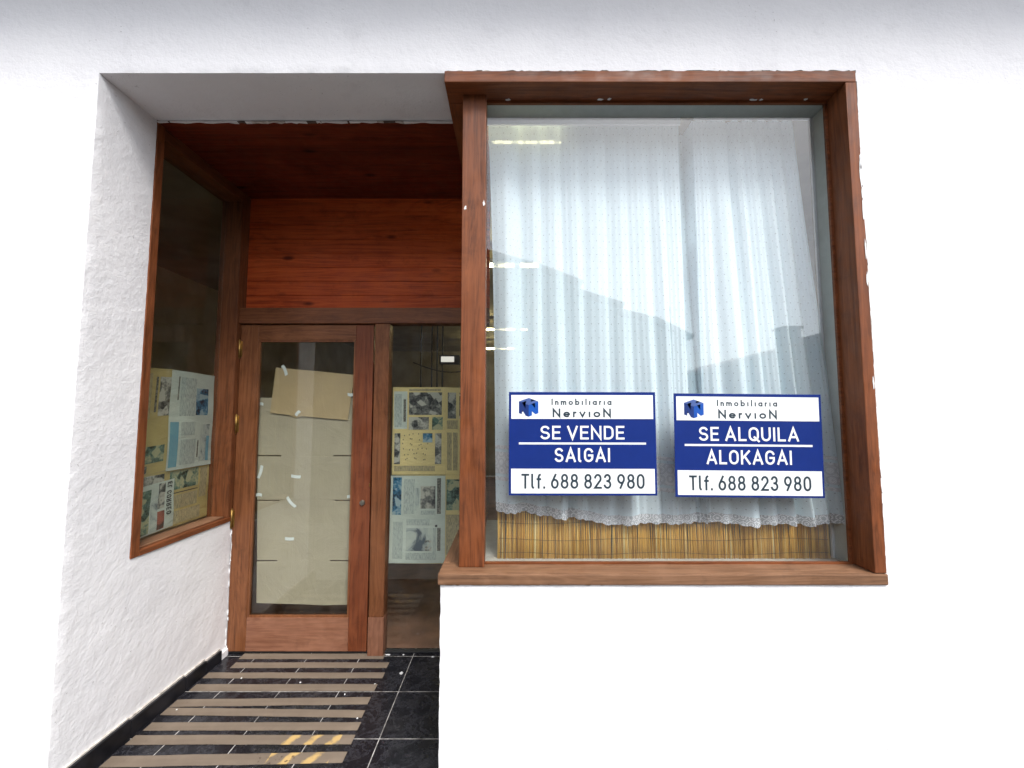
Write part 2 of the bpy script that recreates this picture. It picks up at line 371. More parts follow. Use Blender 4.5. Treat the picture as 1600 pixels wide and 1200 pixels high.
# ------------------------------------------------------------------ stroke lettering
def arc(cx, cy, rx, ry, a0, a1, n=12):
    return [(cx + rx*math.cos(R(a0+(a1-a0)*k/n)), cy + ry*math.sin(R(a0+(a1-a0)*k/n))) for k in range(n+1)]
RAD = .34
def O_(): return arc(.5, 1-RAD, .5, RAD, 0, 180) + arc(.5, RAD, .5, RAD, 180, 360) + [(1, 1-RAD)]
G = {
 'S': (.60, [arc(.5, .75, .47, .25, 28, 200) + arc(.5, .76, .47, .26, 205, 268, 6)[1:] + arc(.5, .25, .5, .25, 88, -155, 18)]),
 'E': (.54, [[(1, 1), (0, 1), (0, 0), (1, 0)], [(0, .51), (.88, .51)]]),
 'V': (.68, [[(0, 1), (.5, 0), (1, 1)]]),
 'N': (.66, [[(0, 0), (0, 1), (1, 0), (1, 1)]]),
 'D': (.62, [[(0, 0), (0, 1), (.45, 1)] + arc(.45, .66, .55, .34, 90, 0) + arc(.45, .34, .55, .34, 0, -90) + [(0, 0)]]),
 'A': (.70, [[(0, 0), (.5, 1), (1, 0)], [(.17, .28), (.83, .28)]]),
 'L': (.52, [[(0, 1), (0, 0), (1, 0)]]),
 'Q': (.66, [O_(), [(.58, .24), (1.08, -.08)]]),
 'U': (.62, [[(0, 1), (0, RAD)] + arc(.5, RAD, .5, RAD, 180, 360) + [(1, 1)]]),
 'I': (.14, [[(.5, 0), (.5, 1)]]),
 'O': (.64, [O_()]),
 'C': (.62, [arc(.5, 1-RAD, .5, RAD, 20, 180) + arc(.5, RAD, .5, RAD, 180, 340)]),
 'R': (.62, [[(0, 0), (0, 1), (.6, 1)] + arc(.6, .76, .36, .24, 90, -90) + [(0, .52)], [(.5, .5), (1, 0)]]),
 'K': (.64, [[(0, 0), (0, 1)], [(.96, 1), (.04, .4)], [(.36, .58), (1, 0)]]),
 'G': (.64, [arc(.5, 1-RAD, .5, RAD, 25, 180) + arc(.5, RAD, .5, RAD, 180, 360) + [(1, .47), (.55, .47)]]),
 'T': (.60, [[(0, 1), (1, 1)], [(.5, 1), (.5, 0)]]),
 '|': (.26, [[(0, 1), (0, .26)] + arc(.75, .22, .75, .22, 180, 262, 6)]),           # l with a tail
 'f': (.36, [[(.42, 0), (.42, .76)] + arc(.88, .76, .46, .24, 180, 90, 6), [(0, .66), (1, .66)]]),
 '.': (.14, [[(.5, 0), (.5, .02)]]),
 '6': (.60, [[(.62, 1), (.07, .46)], arc(.5, .31, .5, .31, 0, 360, 24)]),
 '8': (.60, [arc(.5, .76, .43, .24, 0, 360, 22), arc(.5, .27, .5, .27, 0, 360, 22)]),
 '2': (.60, [arc(.5, .72, .48, .28, 165, -30, 14) + [(0, 0), (1, 0)]]),
 '3': (.58, [arc(.48, .76, .45, .24, 160, -90, 14) , arc(.48, .26, .52, .26, 90, -160, 14)]),
 '9': (.60, [[(.38, 0), (.93, .54)], arc(.5, .69, .5, .31, 0, 360, 24)]),
 '0': (.60, [O_()]),
 # geometric lower case (x height .66)
 'n': (.46, [[(0, 0), (0, .66)], [(0, .3)] + arc(.5, .36, .5, .30, 180, 0) + [(1, 0)]]),
 'm': (.74, [[(0, 0), (0, .66)], arc(.25, .42, .25, .24, 180, 0, 8) + [(.5, 0)], arc(.75, .42, .25, .24, 180, 0, 8) + [(1, 0)]]),
 'o': (.58, [arc(.5, .33, .5, .33, 0, 360, 24)]),
 'b': (.56, [[(0, 0), (0, 1.02)], arc(.5, .33, .5, .33, 0, 360, 24)]),
 'i': (.12, [[(.5, 0), (.5, .66)], [(.5, .96), (.501, .97)]]),
 'l': (.12, [[(.5, 0), (.5, 1.02)]]),
 'a': (.56, [[(1, 0), (1, .66)], arc(.5, .33, .5, .33, 0, 360, 24)]),
 'r': (.30, [[(0, 0), (0, .66)], arc(.75, .34, .75, .32, 175, 75, 7)]),
 'e': (.58, [arc(.5, .33, .5, .33, 0, 305, 20), [(.1, .33), (.95, .33)]]),
 'v': (.52, [[(0, .66), (.5, 0), (1, .66)]]),
}
for ch_ in 'nmoarevi':       # shorter x height; the dot of the i stays up
    G[ch_] = (G[ch_][0], [[(x, y*.85 if y < .9 else .97) for x, y in st] for st in G[ch_][1]])
G['b'] = (.56, [[(0, 0), (0, 1.)], arc(.5, .28, .5, .28, 0, 360, 24)])
def ribbon(pts, h):
    """mitred quads along a polyline of half width h, square ends"""
    P = [Vector(p) for p in pts]
    P = [p for i, p in enumerate(P) if i == 0 or (p-P[i-1]).length > 1e-5]
    closed = (P[0]-P[-1]).length < 1e-4
    if closed: P = P[:-1]
    n = len(P)
    if not closed:
        P[0] = P[0] + (P[0]-P[1]).normalized()*h; P[-1] = P[-1] + (P[-1]-P[-2]).normalized()*h
    L, Rr = [], []
    for i in range(n):
        a = (P[i]-P[i-1]).normalized() if (i > 0 or closed) else None
        b = (P[(i+1) % n]-P[i]).normalized() if (i < n-1 or closed) else None
        a = a or b; b = b or a
        na = Vector((-a.y, a.x)); nb = Vector((-b.y, b.x)); s = (na+nb)
        s = s.normalized() if s.length > 1e-4 else na
        k = min(1/max(.34, s.dot(nb)), 2.9)
        L.append(P[i]+s*h*k); Rr.append(P[i]-s*h*k)
    rng = range(n if closed else n-1)
    return [(L[i], L[(i+1) % n], Rr[(i+1) % n], Rr[i]) for i in rng]
def text_quads(s, x0, x1, y0, y1, w=.13, gap=.13, space=.34, stretch_v=1.):
    """letters of string s fitted to a box (y0 baseline, y1 cap line); stroke width w of the cap height"""
    H = y1-y0; h = w/2
    tot = 0; lay = []
    for ch in s:
        if ch == ' ': tot += space; continue
        wd, st = G[ch]; wd = max(wd, w); lay.append((ch, tot, wd)); tot += wd+gap
    tot -= gap
    kx = (x1-x0)/(tot*H)
    out = []
    for ch, ox, wd in lay:
        for si, st in enumerate(G[ch][1]):
            cw = max(0., wd*kx - w)
            pts = [(ox*kx + h + px*cw, h + py*(1-w) if py >= 0 else h+py*(1-w)) for px, py in st]
            for q in ribbon(pts, h):
                out.append(([(x0 + p.x*H, y0 + p.y*H) for p in q], si))
    return out

# ------------------------------------------------------------------ key sizes (metres; facade plane y = 0, street on -y)
XL, XR0, XR1 = -1.782, -.285, 1.478      # recess left wall, display bay left end, display window right end
ZT, ZS = 2.963, .825                     # lintel height, underside of the sill
YD = 1.0                                 # door plane

# ------------------------------------------------------------------ building
shop = thing('shop_building', (0, 0, 0), 'white rendered shop building with a recessed wooden entrance and a big display window', 'building')

def grid_patch(mb, o, du, dv, nu, nv, skip=None):
    o, du, dv = Vector(o), Vector(du), Vector(dv)
    V = {}
    for i in range(nu):
        for j in range(nv):
            if skip and skip((i+.5)/nu, (j+.5)/nv): continue
            q = []
            for a, b in ((i, j), (i+1, j), (i+1, j+1), (i, j+1)):
                if (a, b) not in V: V[(a, b)] = mb.bm.verts.new(o + du*(a/nu) + dv*(b/nv))
                q.append(V[(a, b)])
            f = mb.bm.faces.new(q); f.smooth = True
def roughen(mb, amp=.0018):
    bm = mb.bm
    bmesh.ops.remove_doubles(bm, verts=bm.verts[:], dist=.0006)
    bm.normal_update()
    for v in bm.verts:
        ns = []
        for f in v.link_faces:
            if not any(f.normal.dot(n) > .9 for n in ns): ns.append(f.normal.copy())
        p = v.co.copy()
        f1 = noise.noise(p*7.3) + .6*noise.noise(p*23.7+Vector((3, 1, 7))) + .45*noise.noise(p*61)
        for n in ns: v.co += n*amp*f1
        if len(ns) > 1:        # worn arris: rounded off and chipped a little
            ch = max(0, noise.noise(p*17+Vector((9, 4, 2))))*.006 + .002
            for n in ns: v.co -= n*ch

def facade():
    mb = MB(); mb.recalc = False
    xs = [-6, -2.6, XL]; C = .022
    def fp(x0, x1, z0, z1, c=C):
        grid_patch(mb, (x0, 0, z0), (x1-x0, 0, 0), (0, 0, z1-z0), max(1, round((x1-x0)/c)), max(1, round((z1-z0)/c)))
    ZB, ZU = -.14, 3.48
    # one consistent cell size per row so that neighbouring cells meet at their corners
    nz1 = round((ZS-ZB)/C); nz2 = round((ZT-ZS)/C); nz3 = round((ZU-ZT)/C)
    for (x0, x1) in ((-2.6, XL), (XL, XR0), (XR0, XR1), (XR1, 2.6)):
        nx = round((x1-x0)/C)
        for (z0, z1, nz) in ((ZB, ZS, nz1), (ZS, ZT, nz2), (ZT, ZU, nz3)):
            if x0 == XL and z0 < ZT: continue
            if x0 == XR0 and z0 == ZS: continue
            grid_patch(mb, (x0, 0, z0), (x1-x0, 0, 0), (0, 0, z1-z0), nx, nz)
    for (x0, x1) in ((-6, -2.6), (2.6, 6)): grid_patch(mb, (x0, 0, ZB), (x1-x0, 0, 0), (0, 0, ZU-ZB), 8, 8)
    grid_patch(mb, (-6, 0, ZU), (12, 0, 0), (0, 0, 3.2), 8, 4)
    # returns into the recess: left cheek and lintel soffit
    for (z0, z1, nz) in ((ZB, ZS, nz1), (ZS, ZT, nz2)):
        grid_patch(mb, (XL, 0, z0), (0, .29, 0), (0, 0, z1-z0), 13, nz)
    grid_patch(mb, (XL, 0, ZT), (0, .29, 0), (XR0-XL, 0, 0), 13, round((XR0-XL)/C))
    # return of the low wall beside the entrance
    grid_patch(mb, (XR0, 1.02, ZB), (0, -1.02, 0), (0, 0, ZS-ZB), 40, nz1)
    # left cheek under the side window
    grid_patch(mb, (XL, .29, ZB), (0, .74, 0), (0, 0, ZS-ZB), 33, nz1)
    bmesh.ops.remove_doubles(mb.bm, verts=mb.bm.verts[:], dist=.0006)
    mb.bm.normal_update()
    for f in mb.bm.faces:      # face outward: to the street, into the recess or down
        c = f.calc_center_median(); n = f.normal
        want = Vector((0, -1, 0)) if abs(n.y) > .9 else (Vector((0, 0, -1)) if abs(n.z) > .9 else (Vector((1, 0, 0)) if c.x < -1 else Vector((-1, 0, 0))))
        if n.dot(want) < 0: f.normal_flip()
    roughen(mb)
    for e in mb.bm.edges:
        if len(e.link_faces) == 2 and e.calc_face_angle() > .7: e.smooth = False
    mb.build('facade_wall', PLASTER, shop)
facade()
# wall core behind the render, so that the wall is solid
core = MB()
for a, b in (((-6, .012, -.14), (XL-.16, .285, 6.6)), ((XR1+.02, .012, -.14), (6, .285, 6.6)), ((XL-.16, .012, 3.0), (XR1+.02, .285, 6.6)), ((XR0+.012, .012, -.14), (XR1+.02, .2, ZS-.012))):
    core.box(a, b)
core.build('wall_core', PLASTER, shop)
bx('eave_slab', (-6, -.5, 3.70), (6, .02, 3.85), PLASTER, shop, .01)

# recess: wooden soffit and panel over the door
def boards(name, horizontal_z, mat):
    mb = MB()
    if horizontal_z:       # soffit, boards run along x, each .118 m deep
        y = .291; k = 0
        while y < 1.04:
            mb.box((XL-.12, y+.0008, 2.958), (XR0+.05, min(1.06, y+.118)-.0008, 2.99), mat, .0025); y += .118
    else:
        z = 2.186
        while z < 2.99:
            mb.box((XL-.08, 1.03, z+.0008), (-.15, 1.055, z+.0975-.0008), mat, .0025); z += .0975
    return mb.build(name, mat, shop)
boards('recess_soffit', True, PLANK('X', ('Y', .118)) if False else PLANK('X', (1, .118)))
PLANK2 = wood('red_panel_board', (.16, .022, .006), (.45, .068, .015), (.60, .125, .03), 'X', .5, .8, True, .22, (2, .0975))  # brighter copy of the soffit's red boards; the panel's light is painted in
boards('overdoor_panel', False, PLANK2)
# ragged white paint line where render meets the soffit
def ragged(name, p0, p1, wdir, w0, w1, tdir, mats, step=(.008, .035), parent=None, steps=0):
    """one continuous uneven band from p0 to p1; its free edge wanders between w0 and w1 along wdir"""
    p0, p1, wdir, tdir = Vector(p0), Vector(p1), Vector(wdir), Vector(tdir)
    L = (p1-p0).length; s_ = 0; mb = MB(); rows = []; m_ = mats[0]; mm = []
    while True:
        wv = random.uniform(w0, w1)
        base = p0+(p1-p0)*min(1, s_/L)
        rows.append([mb.bm.verts.new(base-wdir*.004), mb.bm.verts.new(base+wdir*wv), mb.bm.verts.new(base+wdir*wv+tdir*.004), mb.bm.verts.new(base-wdir*.004+tdir*.004)])
        if random.random() < .45: m_ = random.choice(mats)
        mm.append(m_)
        if s_ >= L: break
        s_ += random.uniform(*step)
    for r0, r1, mt in zip(rows, rows[1:], mm):
        for k in range(4):
            f = mb.bm.faces.new((r0[k], r0[(k+1) % 4], r1[(k+1) % 4], r1[k])); f.material_index = mb.mi(mt)
    mb.bm.faces.new(rows[0]); mb.bm.faces.new(rows[-1][::-1])
    return mb.build(name, None, parent)
ragged('paint_edge', (XL+.003, .288, 2.954), (XR0-.012, .288, 2.954), (0, 1, 0), .001, .013, (0, 0, 1), [FLAKE, FLAKE, CAULK, DIRT, FLAKE], (.006, .05), shop)

# skirting tiles along the left cheek
mb = MB(); y = -.02
for y0, y1, h0, h1 in ((-.1, .02, .088, .088), (.022, .328, .087, .08), (.331, .648, .079, .072), (.651, .80, .071, .062), (.803, .925, .06, .03)):
    mb.box((XL-.003, y0, -.02), (XL+.022, y1, h0), SKIRT, .002)
    mb.box((XL-.0, y0, h0-.004), (XL+.010, y1, h0+random.uniform(.004, .010)), CAULK)
mb.build('skirting', None, shop)
mb = MB()   # lump of render that replaces the last skirting tile
mb.box((XL-.004, .928, -.02), (XL+.018, .992, .042), None, .008)
mb.build('plaster_fillet', PLASTER, shop)

# ------------------------------------------------------------------ display window (part of the building)
dw = part_empty('display_window', shop)
FY = -.007
def frame_ring():
    m = MB()
    # front casing is a deep board ring: head, sill, right jamb
    m.box((XR0-.006, FY, 2.917), (XR1-.0, .118, 2.968), None, .004)
    return m.build('head_board', FRAME('X'), dw)
frame_ring()
bx('side_head_board', (XR0-.006, .1185, 2.916), (XR0+.16, .995, 2.967), FRAME('Y'), dw)
bx('right_jamb', (1.432, FY+.0006, .868), (XR1+.001, .118, 2.9165), FRAME('Z'), dw, .004)
# sill board wraps from the front to the recess side
m = MB(); m.box((XR0-.008, FY-.002, ZS-.002), (XR1+.004, .118, .866), None, .006)
m.build('front_sill', SILL('X'), dw)
bx('side_sill', (XR0-.008, .1185, ZS-.002), (XR0+.13, .995, .8655), SILL('Y'), dw, .005)
bx('corner_post', (-.219, .062, .866), (-.114, .135, 2.9165), FRAME('Z'), dw, .004)
# slim beads that hold the glass
m = MB()
m.box((-.1135, .098, .866), (1.4315, .112, .874)); m.box((-.1135, .098, 2.905), (1.4315, .112, 2.9165)); m.box((1.421, .0985, .874), (1.4318, .1115, 2.905))
m.build('glazing_bead', FRAME('X'), dw)
m = MB(); m.box((-.116, .102, .870), (1.428, .108, 2.914)); m.build('front_pane', GLASS, dw)
m = MB(); m.box((-.215, .14, .868), (-.209, .985, 2.914)); m.build('side_pane', GLASS, dw)
# lining of the display bay
m = MB()
m.box((-.2, .1195, 2.946), (1.6, .245, 2.956)); m.build('bay_ceiling', LINING, dw)
m = MB(); m.box((1.474, .1195, .84), (1.49, .245, 2.945)); m.build('bay_cheek', LINING, dw)
m = MB(); m.box((-.17, .1195, .80), (1.473, .92, .838), None, .003); m.build('bay_floor', plain('bay_floor_paint', (.38, .37, .33), .7), dw)
m = MB()
m.box((-.2, .2455, 2.912), (.828, .258, 2.949), TRIM, .003); m.box((.895, .2455, 2.938), (1.474, .256, 2.949), TRIM, .002); m.box((1.462, .2455, .84), (1.474, .258, 2.937), TRIM, .002)
m.build('inner_trim', TRIM, dw)
# paint splashes left on the frame by the wall painter
def splat(mb, c, ax, ay, rx, ry, n=11, mat=None, jit=.4):
    c, ax, ay = Vector(c), Vector(ax), Vector(ay)
    pts = [c + ax*rx*(1+random.uniform(-jit, jit))*math.cos(2*math.pi*k/n) + ay*ry*(1+random.uniform(-jit, jit))*math.sin(2*math.pi*k/n) for k in range(n)]
    mb.face(pts, mat)
def one_splat(*a):
    m = MB(); m.recalc = False; splat(m, *a); m.build('paint_splash', FLAKE, dw)
for z, h, w in ((2.56, .03, .004), (2.50, .05, .006), (2.42, .03, .004), (2.36, .05, .005), (2.18, .035, .004), (2.05, .03, .004), (1.62, .03, .003)):
    one_splat((XR1-.003-random.random()*.004, FY-.0012, z), (1, 0, 0), (0, 0, 1), w, h)
for x, z in ((-.127, 2.41), (-.208, 2.395)):
    one_splat((x+.004, .0605, z), (1, 0, 0), (0, 0, 1), .005, .014, 9, None, .65)
for x, w in ((-.02, .012), (.40, .018), (.44, .01), (1.09, .02), (1.13, .008), (1.33, .008)):
    one_splat((x, .088+random.random()*.008, 2.9155), (1, 0, 0), (0, 1, 0), w, .006)
# dark crumbling joint between render and frame
ragged('frame_joint', (XR0, -.0035, 2.966), (XR1+.004, -.0035, 2.966), (0, 0, 1), .0015, .009, (0, 1, 0), [DIRT, DIRT, CAULK, DIRT], (.006, .03), dw)
ragged('frame_joint', (XR1, -.0038, .83), (XR1, -.0038, 2.955), (1, 0, 0), .001, .0055, (0, 1, 0), [CAULK, FLAKE, DIRT, CAULK], (.006, .05), dw)
ragged('frame_joint', (XR0, -.0035, .8245), (XR1, -.0035, .8245), (0, 0, -1), .0005, .0045, (0, 1, 0), [DIRT, FLAKE, CAULK, FLAKE], (.006, .04), dw)

# ------------------------------------------------------------------ side window in the left cheek
sw = part_empty('side_window', shop)
bx('front_casing', (XL-.13, .291, .818), (XL+.005, .335, 2.957), FRAME('Z'), sw)
bx('rear_jamb', (XL-.13, .945, .8455), (XL+.003, 1.028, 2.957), BEAM('Z'), sw)
bx('sill', (XL-.13, .3355, .818), (XL+.006, .9999, .845), FRAME('Y'), sw)
bx('head', (XL-.13, .3355, 2.89), (XL+.003, .9445, 2.957), BEAM('Y'), sw)
m = MB(); m.box((XL-.12, .3355, .8452), (XL-.02, .9445, .853), None, .003); m.build('inner_sill', SILL('Y'), sw)
m = MB(); m.box((XL-.106, .336, .8535), (XL-.101, .9445, 2.8895)); m.build('pane', DGLASS, sw)

# ------------------------------------------------------------------ door, transom and side light
tr = bx('transom_beam', (XL-.1, .965, 2.082), (-.15, 1.054, 2.1855), BEAM('X'), shop, .004)
door = part_empty('entrance_door', shop)
dx0, dx1, dz0, dz1 = -1.776, -.906, .02, 2.078
gx0, gx1, gz0, gz1 = -1.66, -1.022, .222, 1.976
bx('hinge_stile', (dx0, .985, dz0), (gx0, 1.03, dz1), DOORW('Z'), door, .004)
bx('lock_stile', (gx1, .985, dz0), (dx1, 1.03, dz1), wood('stile_wood', (.065, .018, .008), (.15, .04, .015), (.225, .068, .025), 'Z', .45, spec=.35), door, .004)
bx('top_rail', (gx0+.0005, .9856, gz1), (gx1-.0005, 1.0295, dz1-.001), DOORW('X'), door, .003)
bx('bottom_rail', (gx0+.0005, .9862, dz0), (gx1-.0005, 1.0295, gz0), wood('rail_wood', (.12, .045, .022), (.215, .09, .05), (.30, .14, .08), 'X', .5), door, .003)
m = MB(); m.box((gx0+.001, 1.004, gz0-.01), (gx1-.001, 1.009, gz1+.01)); m.build('pane', DGLASS, door)
m = MB()
for a, b in (((gx0, .99, gz0), (gx0+.012, 1.003, gz1)), ((gx1-.012, .99, gz0), (gx1, 1.003, gz1)), ((gx0+.012, .99, gz0), (gx1-.012, 1.003, gz0+.012)), ((gx0+.012, .99, gz1-.012), (gx1-.012, 1.003, gz1))): m.box(a, b)
m.build('glazing_bead', DOORW('Z'), door)
for z in (1.915, 1.43, .83):
    m = MB(); m.cyl((-1.777, .979, z-.055), (-1.777, .979, z+.055), .008, BRASS, 12); m.cyl((-1.777, .979, z-.063), (-1.777, .979, z-.055), .005, BRASS, 10, .003); m.cyl((-1.777, .979, z+.055), (-1.777, .979, z+.063), .005, BRASS, 10, .003)
    m.box((-1.785, .983, z-.052), (-1.762, .9865, z+.052)); m.build('hinge', BRASS, door)
m = MB(); m.cyl((-.952, .9855, .93), (-.952, .975, .93), .017, None, 18, .0155); m.cyl((-.952, .975, .935), (-.952, .968, .935), .009, None, 14); m.box((-.9535, .9665, .912), (-.9505, .9685, .93)); m.build('lock_cylinder', STEEL, door)
m = MB(); m.box((-.912, .981, 1.03), (-.9055, .9865, 1.05), None, .001); m.build('latch_plate', BRASS, door)
m = MB(); m.box((dx0, .995, .006), (dx1, 1.03, .0192), None, .002); m.build('door_sweep', DARKM, door)
sl = part_empty('side_light', shop)
bx('mullion', (-.893, .972, .232), (-.799, 1.053, 2.0815), DOORW('Z'), sl, .004)
bx('mullion_foot', (-.895, .970, .0), (-.797, 1.053, .2305), wood('rail_wood', (.12, .045, .022), (.215, .09, .05), (.30, .14, .08), 'Z', .5), sl, .003)
bx('bottom_bead', (-.797, 1.0, .002), (-.17, 1.03, .012), DARKM, sl, .002)
m = MB(); m.box((-.797, 1.012, .0125), (-.15, 1.018, 2.0815)); m.build('pane', DGLASS, sl)

# caulk and flaking paint along the bottom left of the door
z = .05
while z < .80:
    h = random.uniform(.015, .05); m = MB(); m.recalc = False
    splat(m, (dx0-.004+random.uniform(-.002, .008), .9835-.001*random.random(), z), (1, 0, 0), (0, 0, 1), random.uniform(.002, .005), h*.5); z += h*random.uniform(1, 1.8)
    m.build('flaking_caulk', FLAKE, shop)

# ------------------------------------------------------------------ shop interior behind the panes
m = MB(); m.recalc = False
x0, x1, y0, y1, z0, z1 = -3.6, 2.6, .3, 8.2, 0.0, 2.99
m.face([(x0, y1, z0), (x1, y1, z0), (x1, y1, z1), (x0, y1, z1)], ROOM)
m.face([(x0, y0, z0), (x0, y1, z0), (x0, y1, z1), (x0, y0, z1)], ROOM); m.face([(x1, y0, z0), (x1, y1, z0), (x1, y1, z1), (x1, y0, z1)], ROOM)
m.face([(x0, y0, z1), (x1, y0, z1), (x1, y1, z1), (x0, y1, z1)], ROOM)
m.build('interior_room', None, shop)
m = MB(); m.recalc = False
m.face([(x0, y0, -.004), (XL-.14, y0, -.004), (XL-.14, 1.06, -.004), (x0, 1.06, -.004)], ROOMF); m.face([(x0, 1.06, -.004), (x1, 1.06, -.004), (x1, y1, -.004), (x0, y1, -.004)], ROOMF)
m.face([(XR0+.02, .2, -.004), (x1, .2, -.004), (x1, 1.06, -.004), (XR0+.02, 1.06, -.004)], ROOMF)
m.build('interior_floor', None, shop)

pr = thing('water_pipes', (-1.4, 2.9, 0), 'dark vertical pipes with a bent cable inside the dim shop behind the side light', 'pipes')
for px in (-1.02, -.90, -.84, -.78):
    m = MB(); m.cyl((px, 2.9, 0), (px, 2.9, 2.9), .009, DARKM, 8); m.build('pipe', DARKM, pr)
m = MB(); m.tube([(-1.1+.06*k, 2.86, 2.06-.11*math.sin(k*.22)) for k in range(12)], .006, DARKM, 6); m.build('cable', DARKM, pr)
lamp = thing('emergency_lamp', (-.53, 2.55, 2.1), 'small white emergency lamp in a dark frame inside the dim shop', 'lamp')
EMW = emis('lamp_diffuser_glow', (1, .97, .9), .28)
m = MB(); m.box((-.755, 2.55, 2.005), (-.545, 2.62, 2.10), None, .006); m.build('housing', DARKM, lamp)
m = MB(); m.box((-.735, 2.54, 2.025), (-.60, 2.5499, 2.082), None, .003); m.build('diffuser', EMW, lamp)

TUBE = emis('fluorescent_glow', (1, .84, .42), 14); TUBE2 = emis('short_tube_glow', (1, .9, .5), 10)
tubes = [((-.10, .25), .34, 2.885, 'short lit fluorescent tube along the top edge of the curtain'),
         ((-.42, .25), 1.88, 2.80, 'lit fluorescent tube showing through the curtain beside the dark reflected roof'),
         ((-.75, .24), 4.67, 2.80, 'lit fluorescent tube seen dimly through the curtain, third lamp down'),
         ((-.95, .03), 6.6, 2.80, 'farthest lit fluorescent tube, lowest glow through the curtain')]
for (a, b), y, z, lab in tubes:
    t_ = thing('fluorescent_lamp', ((a+b)/2, y, z), lab, 'lamp', 'fluorescent lamps inside the shop')
    tm = TUBE2 if y < 1 else TUBE; m = MB(); m.cyl((a, y, z), (b, y, z), .007 if y < 1 else .013, tm, 10); m.build('tube', tm, t_)
    m = MB(); q = .4 if y < 1 else 1
    if y > 1: m.box((a-.02, y-.02*q, z+.0195*q), (b+.02, y+.02*q, z+.06*q), None, .004*q)
    else: m.cyl((a, y+.03, z+.005), (b, y+.03, z+.005), .002, None, 6); m.box((a-.02, y, z), (a, y+.034, z+.008)); m.box((b, y, z), (b+.02, y+.034, z+.008))
    m.box((a-.02, y-.012*q, z-.014*q), (a, y+.012*q, z+.02*q)); m.box((b, y-.012*q, z-.014*q), (b+.02, y+.012*q, z+.02*q)); m.build('batten', TRIM, t_)

# ------------------------------------------------------------------ lace curtain
cur = thing('lace_curtain', (.69, .25, 1.0), 'long white net curtain with tiny dots and a lace hem hanging in the display window', 'curtain')
ZC = 2.948
# pleats: (top x, bottom x, depth); between neighbours the cloth swells toward the glass
rnd = random.Random(21)
EDG = [(-.118, -.066, 0), (.035, .055, 1.), (.14, .15, .6), (.235, .26, 1.2), (.335, .345, .3), (.46, .47, .7), (.56, .575, .4), (.66, .68, .8), (.745, .76, .4), (.822, .832, .5),
       (.826, .838, 0), (.894, .885, 0), (.90, .897, .3), (.965, .985, .4), (1.07, 1.115, 1.1), (1.13, 1.2, .6), (1.20, 1.285, 1.2), (1.27, 1.35, .8), (1.335, 1.43, 1.), (1.392, 1.508, 0)]
AMP = [1.3, .9, 1.35, .55, .5, .75, .45, .7, .5, .6, 1, .4, .7, 1.0, 1.25, 1.1, 1.3, .8, 1.0]
def surf(u, t):
    """u along the cloth, in pleats; t 0 at the top to 1 at the hem"""
    k = min(int(u), len(EDG)-2); f = u-k
    a, b = EDG[k], EDG[k+1]
    e = t**.85
    xa, xb = a[0]+(a[1]-a[0])*e, b[0]+(b[1]-b[0])*e
    gap = (k == 10)
    w = xb-xa
    # cloth leans out, then tucks back sharply under the next pleat
    amp = (.012 + .024*t)*AMP[k]*(1+.35*math.sin(3.1*t+k*1.9))
    s = math.sin(math.pi*f**(1.15+.5*abs(math.sin(k*2.4))))*.9
    back = (a[2]*(1-f)**3 + b[2]*f**4)
    y = .272 + amp*(back*.45 - s*1.*min(1.3, w/.1)) - .07*t*t*(.7+.3*max(0, (xa-.2)/1.2))
    if gap: y = .275 + .11*max(0, 1-t)**.8 + .02*t - .075*t*t + .008*math.sin(f*6)
    x = xa+w*f + .010*t*math.sin(f*math.pi)*(.5+.5*math.sin(k*2.1))
    x += .006*math.sin(t*5+k*1.7)*t
    y += .004*noise.noise(Vector((x*5, t*2.2, 3)))+.002*math.sin(t*9+k*2.3+f*2) + .0016*math.sin(u*9.7+t*3)*t + .0011*math.sin(u*23+t*2)
    return x, y
def hem_z(u):
    x, _ = surf(u, 1)
    base = 1.066 + (1.012-1.066)*min(1, max(0, (x+.06)/.5)) + .004*math.sin(x*9)
    return base + .005*math.sin(u*2.2) - .004
NU = (len(EDG)-1)*20
US = [(len(EDG)-1)*i/NU for i in range(NU+1)]
def cloth(name, mat, zt, zb, rows, off=0., scallop=0.):
    m = MB(); m.recalc = False
    arc_ = [0.]
    for i in range(1, NU+1):
        a, b = surf(US[i-1], .6), surf(US[i], .6); arc_.append(arc_[-1]+math.hypot(a[0]-b[0], a[1]-b[1]))
    V = []
    for i, u in enumerate(US):
        row = []
        for j in range(rows+1):
            hz = hem_z(u)
            z_t = zt(hz); z_b = zb(hz) - (scallop*abs(math.sin(arc_[i]*math.pi/.045)) if scallop else 0)
            z = z_t+(z_b-z_t)*j/rows
            t = min(1.0, max(0, (ZC-z)/(ZC-1.02)))
            x, y = surf(u, t)
            row.append((m.bm.verts.new((x, y-off, z)), (arc_[i], z)))
        V.append(row)
    for i in range(NU):
        for j in range(rows):
            q = (V[i][j], V[i+1][j], V[i+1][j+1], V[i][j+1])
            f = m.bm.faces.new([a for a, _ in q]); f.smooth = True
            for lp, (_, uv) in zip(f.loops, q): lp[m.uv].uv = uv
    return m.build(name, mat, cur)
cloth('fabric', CLOTH, lambda h: ZC, lambda h: h+.036, 60)
cloth('lace_hem', LACEH, lambda h: h+.0365, lambda h: h, 4, .0012, .007)
cloth('lace_band', LACEB, lambda h: h+.262, lambda h: h+.165, 4, .0014)
for k, (za, zb_) in enumerate(((.292, .275), (.152, .135))): cloth('lace_edging', LACEB, lambda h, a=za: h+a, lambda h, b=zb_: h+b, 1, .0014)

